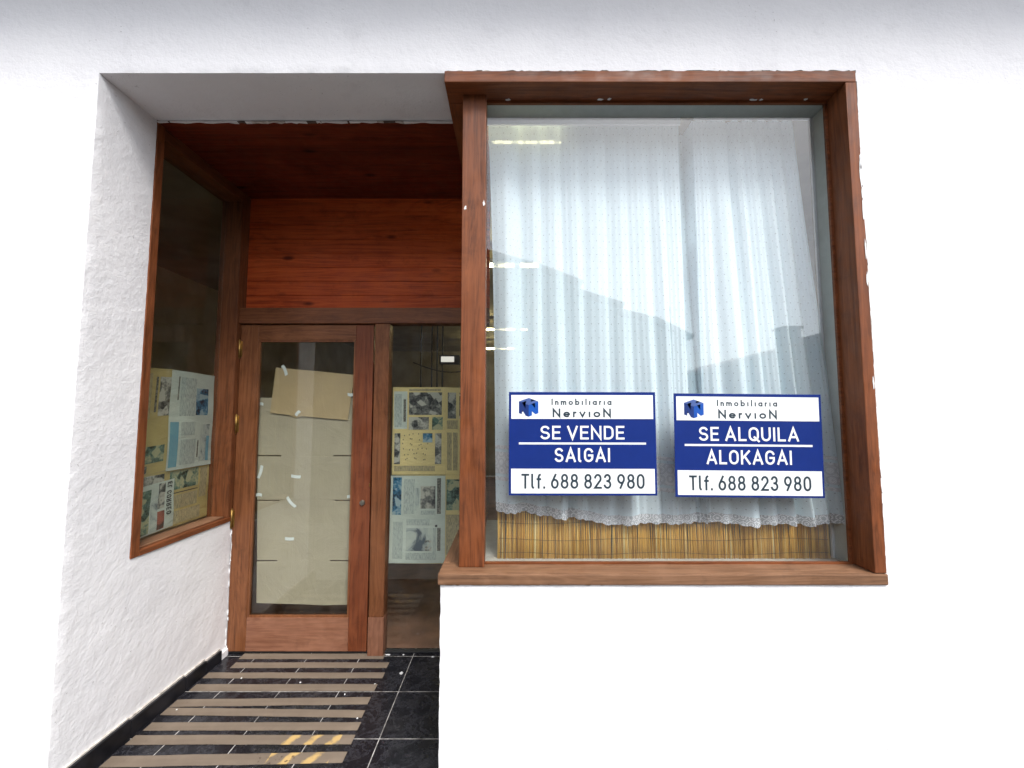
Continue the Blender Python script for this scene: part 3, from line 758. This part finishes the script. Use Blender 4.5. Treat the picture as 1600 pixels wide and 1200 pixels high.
# ------------------------------------------------------------------ reed screen
rs = thing('reed_screen', (.69, .30, .84), 'low yellow reed screen standing under the curtain hem in the display window', 'reed screen')
m = MB(); m.recalc = False
lay = m.bm.loops.layers.color.new('cane_tone')
x = -.068; rr = random.Random(5)
while x < 1.447:
    r = rr.uniform(.0019, .0038)
    if rr.random() < .05: x += rr.uniform(.001, .004)
    lean = rr.uniform(-.006, .006); top = 1.075+rr.uniform(-.012, .02) - (.03 if rr.random() < .05 else 0)
    y = .247+rr.uniform(-.003, .003); c = min(1, max(0, rr.gauss(.55, .24)))
    for f in m.cyl((x+r, y, .8385), (x+r+lean, y+rr.uniform(-.003, .003), top), r, None, 6, r*.9):
        for lp in f.loops: lp[lay] = (c, c, c, 1)
    x += 2*r*.82
m.mats = []
m.build('canes', REED, rs)
for z, s in ((.862, 1), (.925, 2), (1.0, 3), (1.05, 4)):
    m = MB(); m.tube([(-.06+.075*k, .2405, z+.006*math.sin(k*.7+s)) for k in range(21)], .0008, WIRE, 5); m.build('wire', WIRE, rs)

# ------------------------------------------------------------------ the two estate-agent boards on the glass
def sign(name, label, tl, tr_, br, bl, lines):
    # tl.. are (x, z) corners on the glass; board lies on the outer face of the pane
    cx = sum(p[0] for p in (tl, tr_, br, bl))/4; cz = sum(p[1] for p in (tl, tr_, br, bl))/4
    w = ((tr_[0]-tl[0])+(br[0]-bl[0]))/2; h = ((tl[1]-bl[1])+(tr_[1]-br[1]))/2
    ang = math.atan2((tr_[1]-tl[1])+(br[1]-bl[1]), (tr_[0]-tl[0])+(br[0]-bl[0]))
    th = thing(name, (cx, .1018, cz), label, 'sign', 'estate agent signs on the display window')
    th.rotation_euler = (0, -ang, 0)
    def P(u, v, d): return (cx-w/2+u*w, .1018-d, cz+h/2-v*h)
    def panel(nm, u0, u1, v0, v1, d0, d1, mat, bev=0):
        m = MB(); a, b = P(u0, v1, d1), P(u1, v0, d0); m.box(a, b, mat, bev); return m.build(nm, mat, th)
    panel('board', 0, 1, 0, 1, 0, .0035, SBLUE, .0008)
    panel('header_panel', .016, .983, .03, .263, .0036, .0044, SWHITE)
    panel('phone_panel', .016, .985, .745, .98, .0036, .0044, SWHITE)
    panel('divider_line', .068, .93, .492, .511, .0036, .0042, SWHITE)
    def lettering(nm, s, u0, u1, v0, v1, d, mat, **kw):
        m = MB(); m.recalc = False
        for q, si in text_quads(s, u0*w, u1*w, (1-v1)*h, (1-v0)*h, **kw):
            pts = [(cx-w/2+a, .1018-d-.00012*si, cz-h/2+b) for a, b in q]
            m.face(pts, mat)
        bmesh.ops.recalc_face_normals(m.bm, faces=m.bm.faces[:])
        return m.build(nm, mat, th)
    for nm, s, u0, u1, v0, v1, d, mat, kw in lines: lettering(nm, s, u0, u1, v0, v1, d, mat, **kw)
    # emblem: two capital N shapes folded round a corner, seen from above
    m = MB(); m.recalc = False
    ex0, ex1, ey0, ey1 = .068, .201, .058, .243
    def E(px, py): return P(ex0+(px-98)/(678-98)*(ex1-ex0), ey0+(py-90)/(674-90)*(ey1-ey0), 0)
    def poly(pts, mat, d):
        q = [E(*p) for p in pts]; q = [(a, .1018-.0046-d, c) for a, b, c in q]
        for t3 in tri(q): m.face(t3, mat)
    def tri(q):   # ear clipping through bmesh
        b2 = bmesh.new(); f = b2.faces.new([b2.verts.new(p) for p in q]); bmesh.ops.triangulate(b2, faces=[f])
        r = [[v.co.copy() for v in ff.verts] for ff in b2.faces]; b2.free(); return r
    poly([(98, 200), (388, 90), (476, 124), (440, 215), (588, 165), (678, 203), (388, 312), (296, 276), (320, 184), (188, 232)], LBLUE[0], .0003)
    poly([(98, 202), (190, 234), (296, 430), (296, 278), (388, 312), (388, 674), (298, 640), (188, 442), (188, 594), (98, 564)], LBLUE[1], .0002)
    poly([(388, 312), (480, 278), (578, 414), (578, 240), (678, 204), (678, 562), (588, 598), (487, 508), (487, 632), (388, 674)], LBLUE[2], .0001)
    poly([(190, 234), (320, 184), (296, 276), (296, 430)], LBLUE[3], 0); poly([(480, 278), (578, 240), (578, 414)], LBLUE[3], 0); poly([(476, 124), (476, 205), (440, 215)], LBLUE[3], 0); poly([(188, 442), (232, 512), (188, 526)], LBLUE[3], 0)
    bmesh.ops.recalc_face_normals(m.bm, faces=m.bm.faces[:])
    m.build('emblem', None, th)
    return th
def agent(x=.29, y0=.065):
    return [('agency_lettering', 'Inmobiliaria', x, x+.41, y0, y0+.062, .0047, SINK, dict(w=.19, gap=.30)),
            ('agency_name', 'NervioN', x+.008, x+.405, y0+.097, y0+.182, .0047, SINK, dict(w=.185, gap=.25))]
W_ = dict(w=.145, gap=.15, space=.26); TL_ = dict(w=.135, gap=.15, space=.30)
sign('for_sale_sign', 'blue and white sign on the glass that reads SE VENDE', (-.014, 1.589), (.619, 1.590), (.617, 1.148), (-.013, 1.151),
     agent() + [('headline', 'SE VENDE', .214, .785, .33, .462, .0044, SWHITE, W_), ('second_line', 'SA|GAI', .31, .685, .545, .68, .0044, SWHITE, W_), ('phone_number', 'T|f. 688 823 980', .085, .915, .793, .935, .0048, SINK, TL_)])
sign('to_let_sign', 'blue and white sign on the glass that reads SE ALQUILA', (.697, 1.583), (1.335, 1.580), (1.327, 1.137), (.696, 1.145),
     agent(.291, .06) + [('headline', 'SE ALQUILA', .165, .84, .325, .46, .0044, SWHITE, W_), ('second_line', 'ALOKAGAI', .213, .787, .548, .685, .0044, SWHITE, W_), ('phone_number', 'T|f. 688 823 980', .092, .91, .793, .935, .0048, SINK, TL_)])

# ------------------------------------------------------------------ newspapers taped behind the panes
def page(name, label, corners, plane, depth, paper, items, group, curl=.004, seed=0):
    """corners: TL, TR, BR, BL in the pane's own (a, z); plane 'x' (left window) or 'y' (side light)"""
    TL, TRc, BR, BL = [Vector(c) for c in corners]
    def at(u, v, off):
        p = TL*(1-u)*(1-v) + TRc*u*(1-v) + BR*u*v + BL*(1-u)*v
        b = curl*(math.sin(u*7+seed)*.5+math.sin(v*9+seed*2+u*3)*.5)
        # toward the pane is -off
        return (depth + off + b*-1 - .0, p.x, p.y) if plane == 'x' else (p.x, depth - off - b*-1, p.y)
    W = (TRc-TL).length; Hh = (BL-TL).length
    m = MB(); m.recalc = False
    def rect(u0, v0, u1, v1, mat, lift, sd):
        nu = max(1, round((u1-u0)*12)); nv = max(1, round((v1-v0)*12))
        for i in range(nu):
            for j in range(nv):
                q = [(u0+(u1-u0)*a/nu, v0+(v1-v0)*b/nv) for a, b in ((i, j+1), (i+1, j+1), (i+1, j), (i, j))]
                m.face([at(a, b, lift) for a, b in q], mat, [(a*W+sd*1.7, b*Hh+sd*.9) for a, b in q], True)
    rect(0, 0, 1, 1, paper, 0, 0)
    for k, it in enumerate(items):
        if it[0] is None:       # lettering that runs down the page: (None, text, u0, u1, v0, v1)
            _, s, u0, u1, v0, v1 = it
            for q, si in text_quads(s, v0*Hh, v1*Hh, 0, (u1-u0)*W, w=.2, gap=.16, space=.3):
                m.face([at(u1-b/W, a/Hh, .0016+.0002*si) for a, b in q], INK)   # rotated a quarter turn clockwise
        else:
            rect(*it[1:5], it[0], .0006+.0001*k, seed*3+k)
    bmesh.ops.remove_doubles(m.bm, verts=m.bm.verts[:], dist=.00002)
    cpt = at(.5, .5, 0)
    o = m.build(name, paper, None, cpt)
    tag(o, label, 'newspaper', group); return o
GL, GS = 'newspaper pages in the left side window', 'newspaper pages in the side light by the door'
XP = XL-.122
def X_(y): return y
page('newspaper_page', 'yellowed page with one grey photo, upper left sheet in the left side window', [(.335, 1.728), (.63, 1.745), (.62, 1.183), (.335, 1.168)], 'x', XP-.006, TAN2,
     [(INK_TAN, .12, .05, .55, .48), (PHOTO, .72, .08, .98, .46), (HEAD, .63, .08, .68, .42), (INK_TAN, .1, .52, .5, .72), (PHOTOG, .14, .74, .92, .9), (PHOTO, .3, .92, .55, .99)], GL, .004, 1)
page('newspaper_page', 'pale page with blue column and blue photo, upper right sheet in the left side window', [(.615, 1.742), (.948, 1.735), (.945, 1.178), (.612, 1.178)], 'x', XP, PALE,
     [(INK_PALE, .22, .06, .55, .46), (HEAD, .145, .06, .17, .3), (PHOTOB, .56, .16, .86, .45), (CYAN, .03, .52, .2, .97), (INK_PALE, .25, .52, .56, .66), (INK_PALE, .25, .7, .6, .96), (HEAD, .64, .72, .67, .9), (PHOTOP, .7, .55, .92, .95), (CYAN, .86, .68, .93, .95), (INK_PALE, .2, .06, .24, .46)], GL, .004, 2)
page('newspaper_page', 'yellowed lower sheet with a dark photo at its top in the left side window', [(.335, 1.176), (.948, 1.182), (.945, .858), (.335, .858)], 'x', XP-.010, TAN2,
     [(PHOTO, .02, .04, .46, .2), (PHOTOG, .52, .03, .86, .36), (INK, .5, .41, .86, .425), (INK_TAN, .52, .46, .86, .7), (INK_TAN, .52, .74, .9, .96), (INK_TAN, .04, .24, .46, .3), (INK_TAN, .88, .05, .97, .6)], GL, .003, 3)
page('newspaper_page', 'colour front page with its masthead turned sideways in the left side window', [(.42, 1.112), (.672, 1.132), (.68, .868), (.40, .855)], 'x', XP-.002, PALE,
     [(PHOTOG, .06, .10, .44, .97), (PHOTOP, .46, .10, .62, .97), (PHOTO, .62, .03, .78, .55), (RED, .62, .6, .78, .97), (None, 'EL CORREO', .82, .94, .04, .72)], GL, .003, 4)
page('newspaper_page', 'yellow spread with grey photos and dotted map, top left sheet in the side light', [(-.786, 1.669), (-.434, 1.669), (-.433, 1.098), (-.783, 1.098)], 'y', 1.034, TAN,
     [(PALE, .02, .05, .27, .48), (INK_PALE, .04, .08, .17, .46), (INK_TAN, .3, .02, .9, .045), (HEAD, .2, .14, .245, .4), (PHOTO, .3, .06, .92, .32), (PHOTO, .3, .345, .68, .49), (PHOTOG, .74, .345, .94, .49), (PHOTO, .04, .53, .15, .88), (PHOTOB, .57, .53, .75, .635), (PHOTO, .8, .53, .92, .88), (INK_TAN, .04, .9, .8, .96)]
     + [(INK, .22+.5*(k % 6)/6+.03*math.sin(k*3), .54+.055*(k//6)+.01*math.cos(k*5), .235+.5*(k % 6)/6+.03*math.sin(k*3), .552+.055*(k//6)+.01*math.cos(k*5)) for k in range(36) if k not in (4, 5, 10, 11)], GS, .003, 5)
page('newspaper_page', 'narrow yellow sheet tucked in the right side of the side light top', [(-.437, 1.669), (-.24, 1.664), (-.24, 1.096), (-.433, 1.096)], 'y', 1.038, TAN,
     [(PHOTO, .06, .06, .34, .36), (INK_TAN, .04, .38, .4, .48), (PHOTO, .45, .06, .9, .36), (INK_TAN, .04, .52, .2, .95), (INK_TAN, .24, .52, .4, .95)], GS, .004, 6)
page('newspaper_page', 'pale greenish page with a reclining figure photo, bottom left sheet in the side light', [(-.787, 1.092), (-.433, 1.092), (-.431, .538), (-.791, .538)], 'y', 1.030, PALE,
     [(PHOTOB, .04, .02, .2, .45), (INK_PALE, .24, .04, .44, .44), (PHOTO, .55, .12, .82, .38), (PHOTOP, .45, .14, .53, .4), (HEAD, .85, .03, .92, .44), (INK_PALE, .56, .4, .82, .45), (INK_PALE, .06, .53, .24, .95), (INK_PALE, .3, .5, .72, .57), (PHOTOP, .3, .6, .76, .86), (PHOTO, .64, .74, .76, .86), (HEAD, .86, .6, .92, .86), (INK_PALE, .78, .6, .84, .88), (INK_PALE, .3, .88, .84, .96), (INK, .82, .565, .86, .59)], GS, .003, 7)
page('newspaper_page', 'old yellow sheet behind the pale page, low in the side light', [(-.76, 1.096), (-.24, 1.094), (-.24, .529), (-.76, .532)], 'y', 1.042, TAN,
     [(PHOTOG, .64, .05, .8, .4), (INK_TAN, .64, .45, .82, .9)], GS, .003, 8)

# ------------------------------------------------------------------ cardboard behind the door pane
def tape_piece(parent, x, z, ln, ang, y, w=.019):
    m = MB(); n = 4; m.recalc = False
    ca, sa = math.cos(R(ang)), math.sin(R(ang)); bow = random.uniform(-.006, .006)
    L = []
    for k in range(n+1):
        s = (k/n-.5)*ln; o = bow*(1-(2*k/n-1)**2)
        for t in (-.5, .5): L.append((x+s*ca-(t*w+o)*sa, y-.0008*math.sin(math.pi*k/n), z+s*sa+(t*w+o)*ca))
    for k in range(n): m.face([L[2*k], L[2*k+1], L[2*k+3], L[2*k+2]])
    for f in m.bm.faces[:]: pass
    o = m.build('tape', TAPE, parent); return o
big = thing('flattened_carton', (-1.34, 1.04, .28), 'large grey-beige flattened carton taped behind the door glass', 'cardboard')
m = MB(); T = .005
def slab(pts, y, t=T):
    a = [Vector((p[0], y, p[1])) for p in pts]; b = [v+Vector((0, t, 0)) for v in a]; n = len(a)
    m.face(a); m.face(b[::-1])
    for k in range(n): m.face([a[k], b[k], b[(k+1) % n], a[(k+1) % n]])
EL = lambda z: -1.676+(z-1.6)*-.0335; ER = lambda z: -1.033
rows = [(1.60, 1.224), (1.216, .937), (.929, .555), (.547, .282)]
for i, (zt, zb) in enumerate(rows):
    if i == 3: slab([(EL(zt), zt), (ER(zt), zt), (ER(zb), zb-.004), (-1.2, zb-.008), (-1.33, zb-.002), (-1.45, zb+.001), (EL(zb), zb+.006)], 1.038)
    else: slab([(EL(zt), zt), (ER(zt), zt), (ER(zb), zb), (EL(zb), zb)], 1.038-.0022*(i % 2))
for (zt, zb) in ((1.224, 1.216), (.937, .929), (.555, .547)): slab([(-1.51, zt), (-1.17, zt), (-1.17, zb), (-1.51, zb)], 1.0382, T-.0004)
bmesh.ops.remove_doubles(m.bm, verts=m.bm.verts[:], dist=.00001)
m.build('panels', CARD, big)
m = MB(); slab([(-1.51, .9335), (-1.15, .9335), (-1.15, .895), (-1.51, .898)], 1.0365, .0012); m.build('tuck_flap', CARD, big)
m = MB(); slab([(-1.295, 1.115), (-1.25, 1.118), (-1.243, 1.075), (-1.262, 1.048), (-1.285, 1.04), (-1.30, 1.07)], 1.0368, .0011); m.build('torn_patch', CARD2, big)
for x, z, ln, a in ((-1.655, 1.555, .03, 0), (-1.643, 1.116, .085, 75), (-1.408, 1.087, .062, -6), (-1.645, .966, .04, 0), (-1.431, .923, .085, -48), (-1.054, .956, .034, 4), (-1.435, .691, .058, -2)):
    tape_piece(big, x, z, ln, a, 1.0345)
sm = thing('cardboard_piece', (-1.32, 1.03, 1.45), 'tan torn cardboard piece taped over the top of the carton behind the door glass', 'cardboard')
m = MB(); slab([(-1.564, 1.799), (-1.50, 1.793), (-1.30, 1.776), (-1.042, 1.75), (-1.06, 1.60), (-1.08, 1.452), (-1.25, 1.466), (-1.38, 1.478), (-1.42, 1.467), (-1.47, 1.486), (-1.59, 1.50)], 1.029, .0045); m.build('sheet', CARD2, sm)
for x, z, ln, a in ((-1.506, 1.78, .072, -66), (-1.059, 1.623, .048, 2), (-1.406, 1.496, .04, 50)): tape_piece(sm, x, z, ln, a, 1.0265, .02)

# ------------------------------------------------------------------ floor of the entrance, strips and flakes
m = MB(); m.recalc = False
m.face([(XL-.02, -.12, 0), (XR0+.02, -.12, 0), (XR0+.02, 1.06, 0), (XL-.02, 1.06, 0)]); m.face([(XL-.02, -.12, 0), (XL-.02, -.12, -.14), (XR0+.02, -.12, -.14), (XR0+.02, -.12, 0)])
fl = m.build('entrance_floor', TILE); tag(fl, kind='structure')
names = ['beige grip strip nearest the door, beside the threshold', 'beige grip strip just in front of the strip at the threshold', 'long beige grip strip that starts at the fillet of white plaster by the wall', 'beige grip strip, fourth from the door, on the black tiles',
         'slightly tilted beige grip strip in the middle of the row', 'beige grip strip tilted the other way, right before the middle one', 'straight beige grip strip with two plain strips before the yellow-patched ones', 'beige grip strip with yellow patches, the farther of the two', 'nearest beige grip strip, with yellow patches and brown spots']
names[6] = 'straight plain beige grip strip just behind the two yellow-patched ones'
S_ = [(-1.668, .968, -.787, .968, .056), (-1.66, .879, -.738, .879, .053), (-1.752, .784, -.734, .784, .05), (-1.745, .679, -.744, .681, .055), (-1.75, .559, -.745, .578, .053), (-1.75, .502, -.741, .484, .05), (-1.745, .401, -.732, .403, .05), (-1.752, .321, -.73, .322, .054), (-1.75, .202, -.729, .226, .057)]
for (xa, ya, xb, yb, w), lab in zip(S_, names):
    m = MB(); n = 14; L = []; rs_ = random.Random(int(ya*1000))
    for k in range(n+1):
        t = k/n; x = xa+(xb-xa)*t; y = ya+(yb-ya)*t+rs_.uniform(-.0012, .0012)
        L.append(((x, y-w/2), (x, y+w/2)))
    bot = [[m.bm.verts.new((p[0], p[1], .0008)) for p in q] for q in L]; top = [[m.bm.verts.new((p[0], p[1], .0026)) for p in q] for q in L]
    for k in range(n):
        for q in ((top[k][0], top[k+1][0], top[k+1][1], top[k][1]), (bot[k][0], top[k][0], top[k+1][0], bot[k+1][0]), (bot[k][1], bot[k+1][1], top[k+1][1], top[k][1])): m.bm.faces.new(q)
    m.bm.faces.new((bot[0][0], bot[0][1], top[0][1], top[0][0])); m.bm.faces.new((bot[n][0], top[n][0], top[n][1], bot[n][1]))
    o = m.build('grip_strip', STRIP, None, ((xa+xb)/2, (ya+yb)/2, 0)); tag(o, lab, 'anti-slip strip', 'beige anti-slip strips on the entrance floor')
FK = [(x, y, a*.75, b*.75, l) for x, y, a, b, l in [(-.772, .985, .022, .008, 'elongated white plaster flake at the foot of the mullion'), (-.674, .985, .010, .006, 'small white plaster flake under the side light, middle of three'), (-.487, .962, .012, .008, 'white plaster flake under the side light close to the low wall'), (-.639, .803, .017, .016, 'star-shaped white plaster blot on the black tile beside the strips'),
      (-1.179, .723, .006, .005, 'tiny white flake between the third and fourth strips'), (-.892, .626, .006, .005, 'tiny white flake right of centre in front of the fourth strip'), (-1.696, .512, .008, .006, 'white crumb near the left end of the tilted strips'), (-.761, .455, .007, .006, 'white crumb at the right end of the sixth strip'), (-1.531, .76, .006, .006, 'white crumb left on the third strip front edge'), (-.76, .709, .006, .006, 'white crumb by the right end of the fourth strip')]]
for x, y, rx, ry, lab in FK:
    m = MB(); n = 12; a0 = random.random()*6
    ring = [(x+rx*math.cos(2*math.pi*k/n)*random.uniform(.5, 1.3), y+ry*math.sin(2*math.pi*k/n)*random.uniform(.5, 1.3)) for k in range(n)]
    zt = .004+.25*min(rx, ry); base_z = .0006
    c = m.bm.verts.new((x, y, zt)); b = [m.bm.verts.new((p[0], p[1], base_z)) for p in ring]; mid = [m.bm.verts.new((x+(p[0]-x)*.75, y+(p[1]-y)*.75, zt*.8)) for p in ring]
    for k in range(n):
        m.bm.faces.new((b[k], b[(k+1) % n], mid[(k+1) % n], mid[k])); m.bm.faces.new((mid[k], mid[(k+1) % n], c))
    o = m.build('plaster_flake', FLAKE, None, (x, y, 0)); tag(o, lab, 'plaster flake', 'plaster flakes on the entrance floor')

# ------------------------------------------------------------------ street, houses across it (their middle parts show in the glass)
PAVE = plain('pavement_stone', (.15, .145, .14), .85, vary=.15, scale=5); ROAD = plain('asphalt', (.055, .055, .058), .9, vary=.25, scale=8)
def flat(name, a, b, z0, z1, mat):
    m = MB(); m.box((a[0], a[1], z0), (b[0], b[1], z1), None, .0); o = m.build(name, mat); tag(o, kind='structure'); return o
flat('pavement', (-14, -2.6, 0), (14, .011, 0), -.4, -.14, PAVE)
flat('road', (-60, -10.2, 0), (60, -2.6, 0), -.5, -.26, ROAD)
flat('far_pavement', (-60, -12, 0), (60, -10.2, 0), -.4, -.14, PAVE)
flat('ground', (-400, -400, 0), (400, 400, 0), -1.2, -.52, plain('ground_earth', (.16, .15, .11), .95, vary=.3, scale=.2))
HW = plain('house_render', (.20, .19, .175), .85, vary=.1, scale=3); HW2 = plain('house_stone', (.17, .16, .15), .85, vary=.2, scale=4); RT = plain('roof_tile', (.19, .10, .07), .8, vary=.3, scale=20); WD = plain('house_shutter', (.08, .05, .03), .6)
def house(name, label, prof, y0, y1, mat, wins, chim=None):
    """prof: (x, z) roofline, from left to right, at the street front"""
    xa, xb = prof[0][0], prof[-1][0]
    h = thing(name, ((xa+xb)/2, y1, -.2), label, 'house')
    m = MB(); pts = [(xa, -.2)] + prof[:] + [(xb, -.2)]
    a = [(p[0], y1, p[1]-.12 if 0 < i < len(pts)-1 else p[1]) for i, p in enumerate(pts)]; b = [(p[0], y0, p[2]) for p in a]
    def trif(q, flip=False):
        b2 = bmesh.new(); f = b2.faces.new([b2.verts.new(p) for p in q]); bmesh.ops.triangulate(b2, faces=[f])
        for ff in b2.faces: m.face([v.co.copy() for v in ff.verts])
        b2.free()
    trif(a); trif(b)
    for k in range(len(a)): m.face([a[k], b[k], b[(k+1) % len(a)], a[(k+1) % len(a)]])
    m.build('wall', mat, h)
    m = MB()
    for p, q in zip(prof, prof[1:]):
        if abs(q[0]-p[0]) < .15: continue
        d = Vector((q[0]-p[0], 0, q[1]-p[1])).normalized()*.1; n = Vector((-d.z, 0, d.x)).normalized()*.12
        P_, Q_ = Vector((p[0], 0, p[1]))-d, Vector((q[0], 0, q[1]))+d
        quad = [P_-n, Q_-n, Q_, P_]
        A = [(v.x, y1+.45, v.z) for v in quad]; B = [(v.x, y0-.3, v.z) for v in quad]
        m.face(A); m.face(B[::-1])
        for k in range(4): m.face([A[k], B[k], B[(k+1) % 4], A[(k+1) % 4]])
    rf = m.build('roof', RT, h)
    if chim:
        x, zb, zt = chim; m = MB(); m.box((x-.3, y1-1.2, zb), (x+.3, y1-.6, zt), mat, .01); m.box((x-.36, y1-1.26, zt), (x+.36, y1-.54, zt+.1), RT, .01); m.build('chimney', None, h)
    for x, z in wins:
        m = MB(); m.box((x-.5, y1-.02, z), (x+.5, y1+.04, z+1.3), WD, .01); w_ = m.build('window', WD, h)
        m = MB(); m.box((x-.42, y1+.041, z+.08), (x+.42, y1+.05, z+1.22), GLASS); m.build('pane', GLASS, w_)
    return h
house('terraced_house', 'stepped terraced house with falling tiled roofs reflected in the display glass', [(-34, 6.6), (-22, 6.9), (-21.9, 6.2), (-9, 6.6), (-8.9, 4.9), (-2.6, 7.5), (.95, 6.5), (2.32, 5.95), (2.321, 5.60), (3.68, 5.20), (3.681, 4.95), (4.85, 4.68), (5.95, 4.12)], -19, -12, HW, [(-6, .9), (-3.5, .9), (-1, .9), (1.5, .9), (4, .9), (-3.5, 3.4), (-1, 3.4), (1.5, 3.4)])  # left run beyond the reflection is unseen, added to block low sky
house('low_house', 'low stone house with a chimney reflected at the right of the display glass', [(6.2, 2.9), (9.85, 3.92), (12.5, 4.5), (15, 3.7), (15.05, 5.4), (24, 6.2), (24.05, 5.2), (36, 5.6)], -19, -12.4, HW2, [(8, .6), (10.5, .6), (13, .6)], (10.3, 3.7, 4.6))  # taller blocks on the right are added out of view to cut low sky

# ------------------------------------------------------------------ light, sky, camera
EXPOSURE = 1.58
w = bpy.data.worlds.new('World'); scene.world = w; w.use_nodes = True
nt = w.node_tree; nt.nodes.clear()
sky = nt.nodes.new('ShaderNodeTexSky'); sky.sky_type = 'NISHITA'; sky.sun_disc = False
SE = R(53)
sky.sun_elevation = SE; sky.air_density = 1.; sky.dust_density = 2.; sky.ozone_density = 1.
hs = nt.nodes.new('ShaderNodeHueSaturation'); hs.inputs['Saturation'].default_value = .36
bg = nt.nodes.new('ShaderNodeBackground'); bg.inputs[1].default_value = .12
ou = nt.nodes.new('ShaderNodeOutputWorld')
nt.links.new(sky.outputs[0], hs.inputs['Color']); nt.links.new(hs.outputs[0], bg.inputs[0]); nt.links.new(bg.outputs[0], ou.inputs[0])
az = R(152)          # compass direction of the sun: behind the camera, a little to its right
sky.sun_rotation = az
sd = bpy.data.lights.new('sun', 'SUN'); sd.energy = 1.3; sd.angle = R(26); sd.color = (1, .97, .93)
so = bpy.data.objects.new('sun', sd); col.objects.link(so)
dirv = Vector((math.sin(az)*math.cos(SE), math.cos(az)*math.cos(SE), math.sin(SE)))
so.rotation_euler = dirv.to_track_quat('Z', 'Y').to_euler(); so.location = (-3, -8, 8)
cd = bpy.data.cameras.new('camera'); cam = bpy.data.objects.new('camera', cd); col.objects.link(cam)
cd.sensor_fit = 'HORIZONTAL'; cd.sensor_width = 36; cd.lens = 640/1600*36; cd.clip_start = .05; cd.clip_end = 2000
cam.location = (0, -1.67, 1.5); cam.rotation_euler = (R(90)+math.atan(45/640), 0, 0)
scene.camera = cam
vs = scene.view_settings; vs.view_transform = 'Standard'; vs.look = 'None'; vs.exposure = EXPOSURE; vs.gamma = 1; vs.use_curve_mapping = False
cy = scene.cycles; cy.transparent_max_bounces = 24; cy.max_bounces = 10; cy.diffuse_bounces = 5; cy.glossy_bounces = 5; cy.caustics_reflective = False; cy.sample_clamp_indirect = 6
cy.use_denoising = True
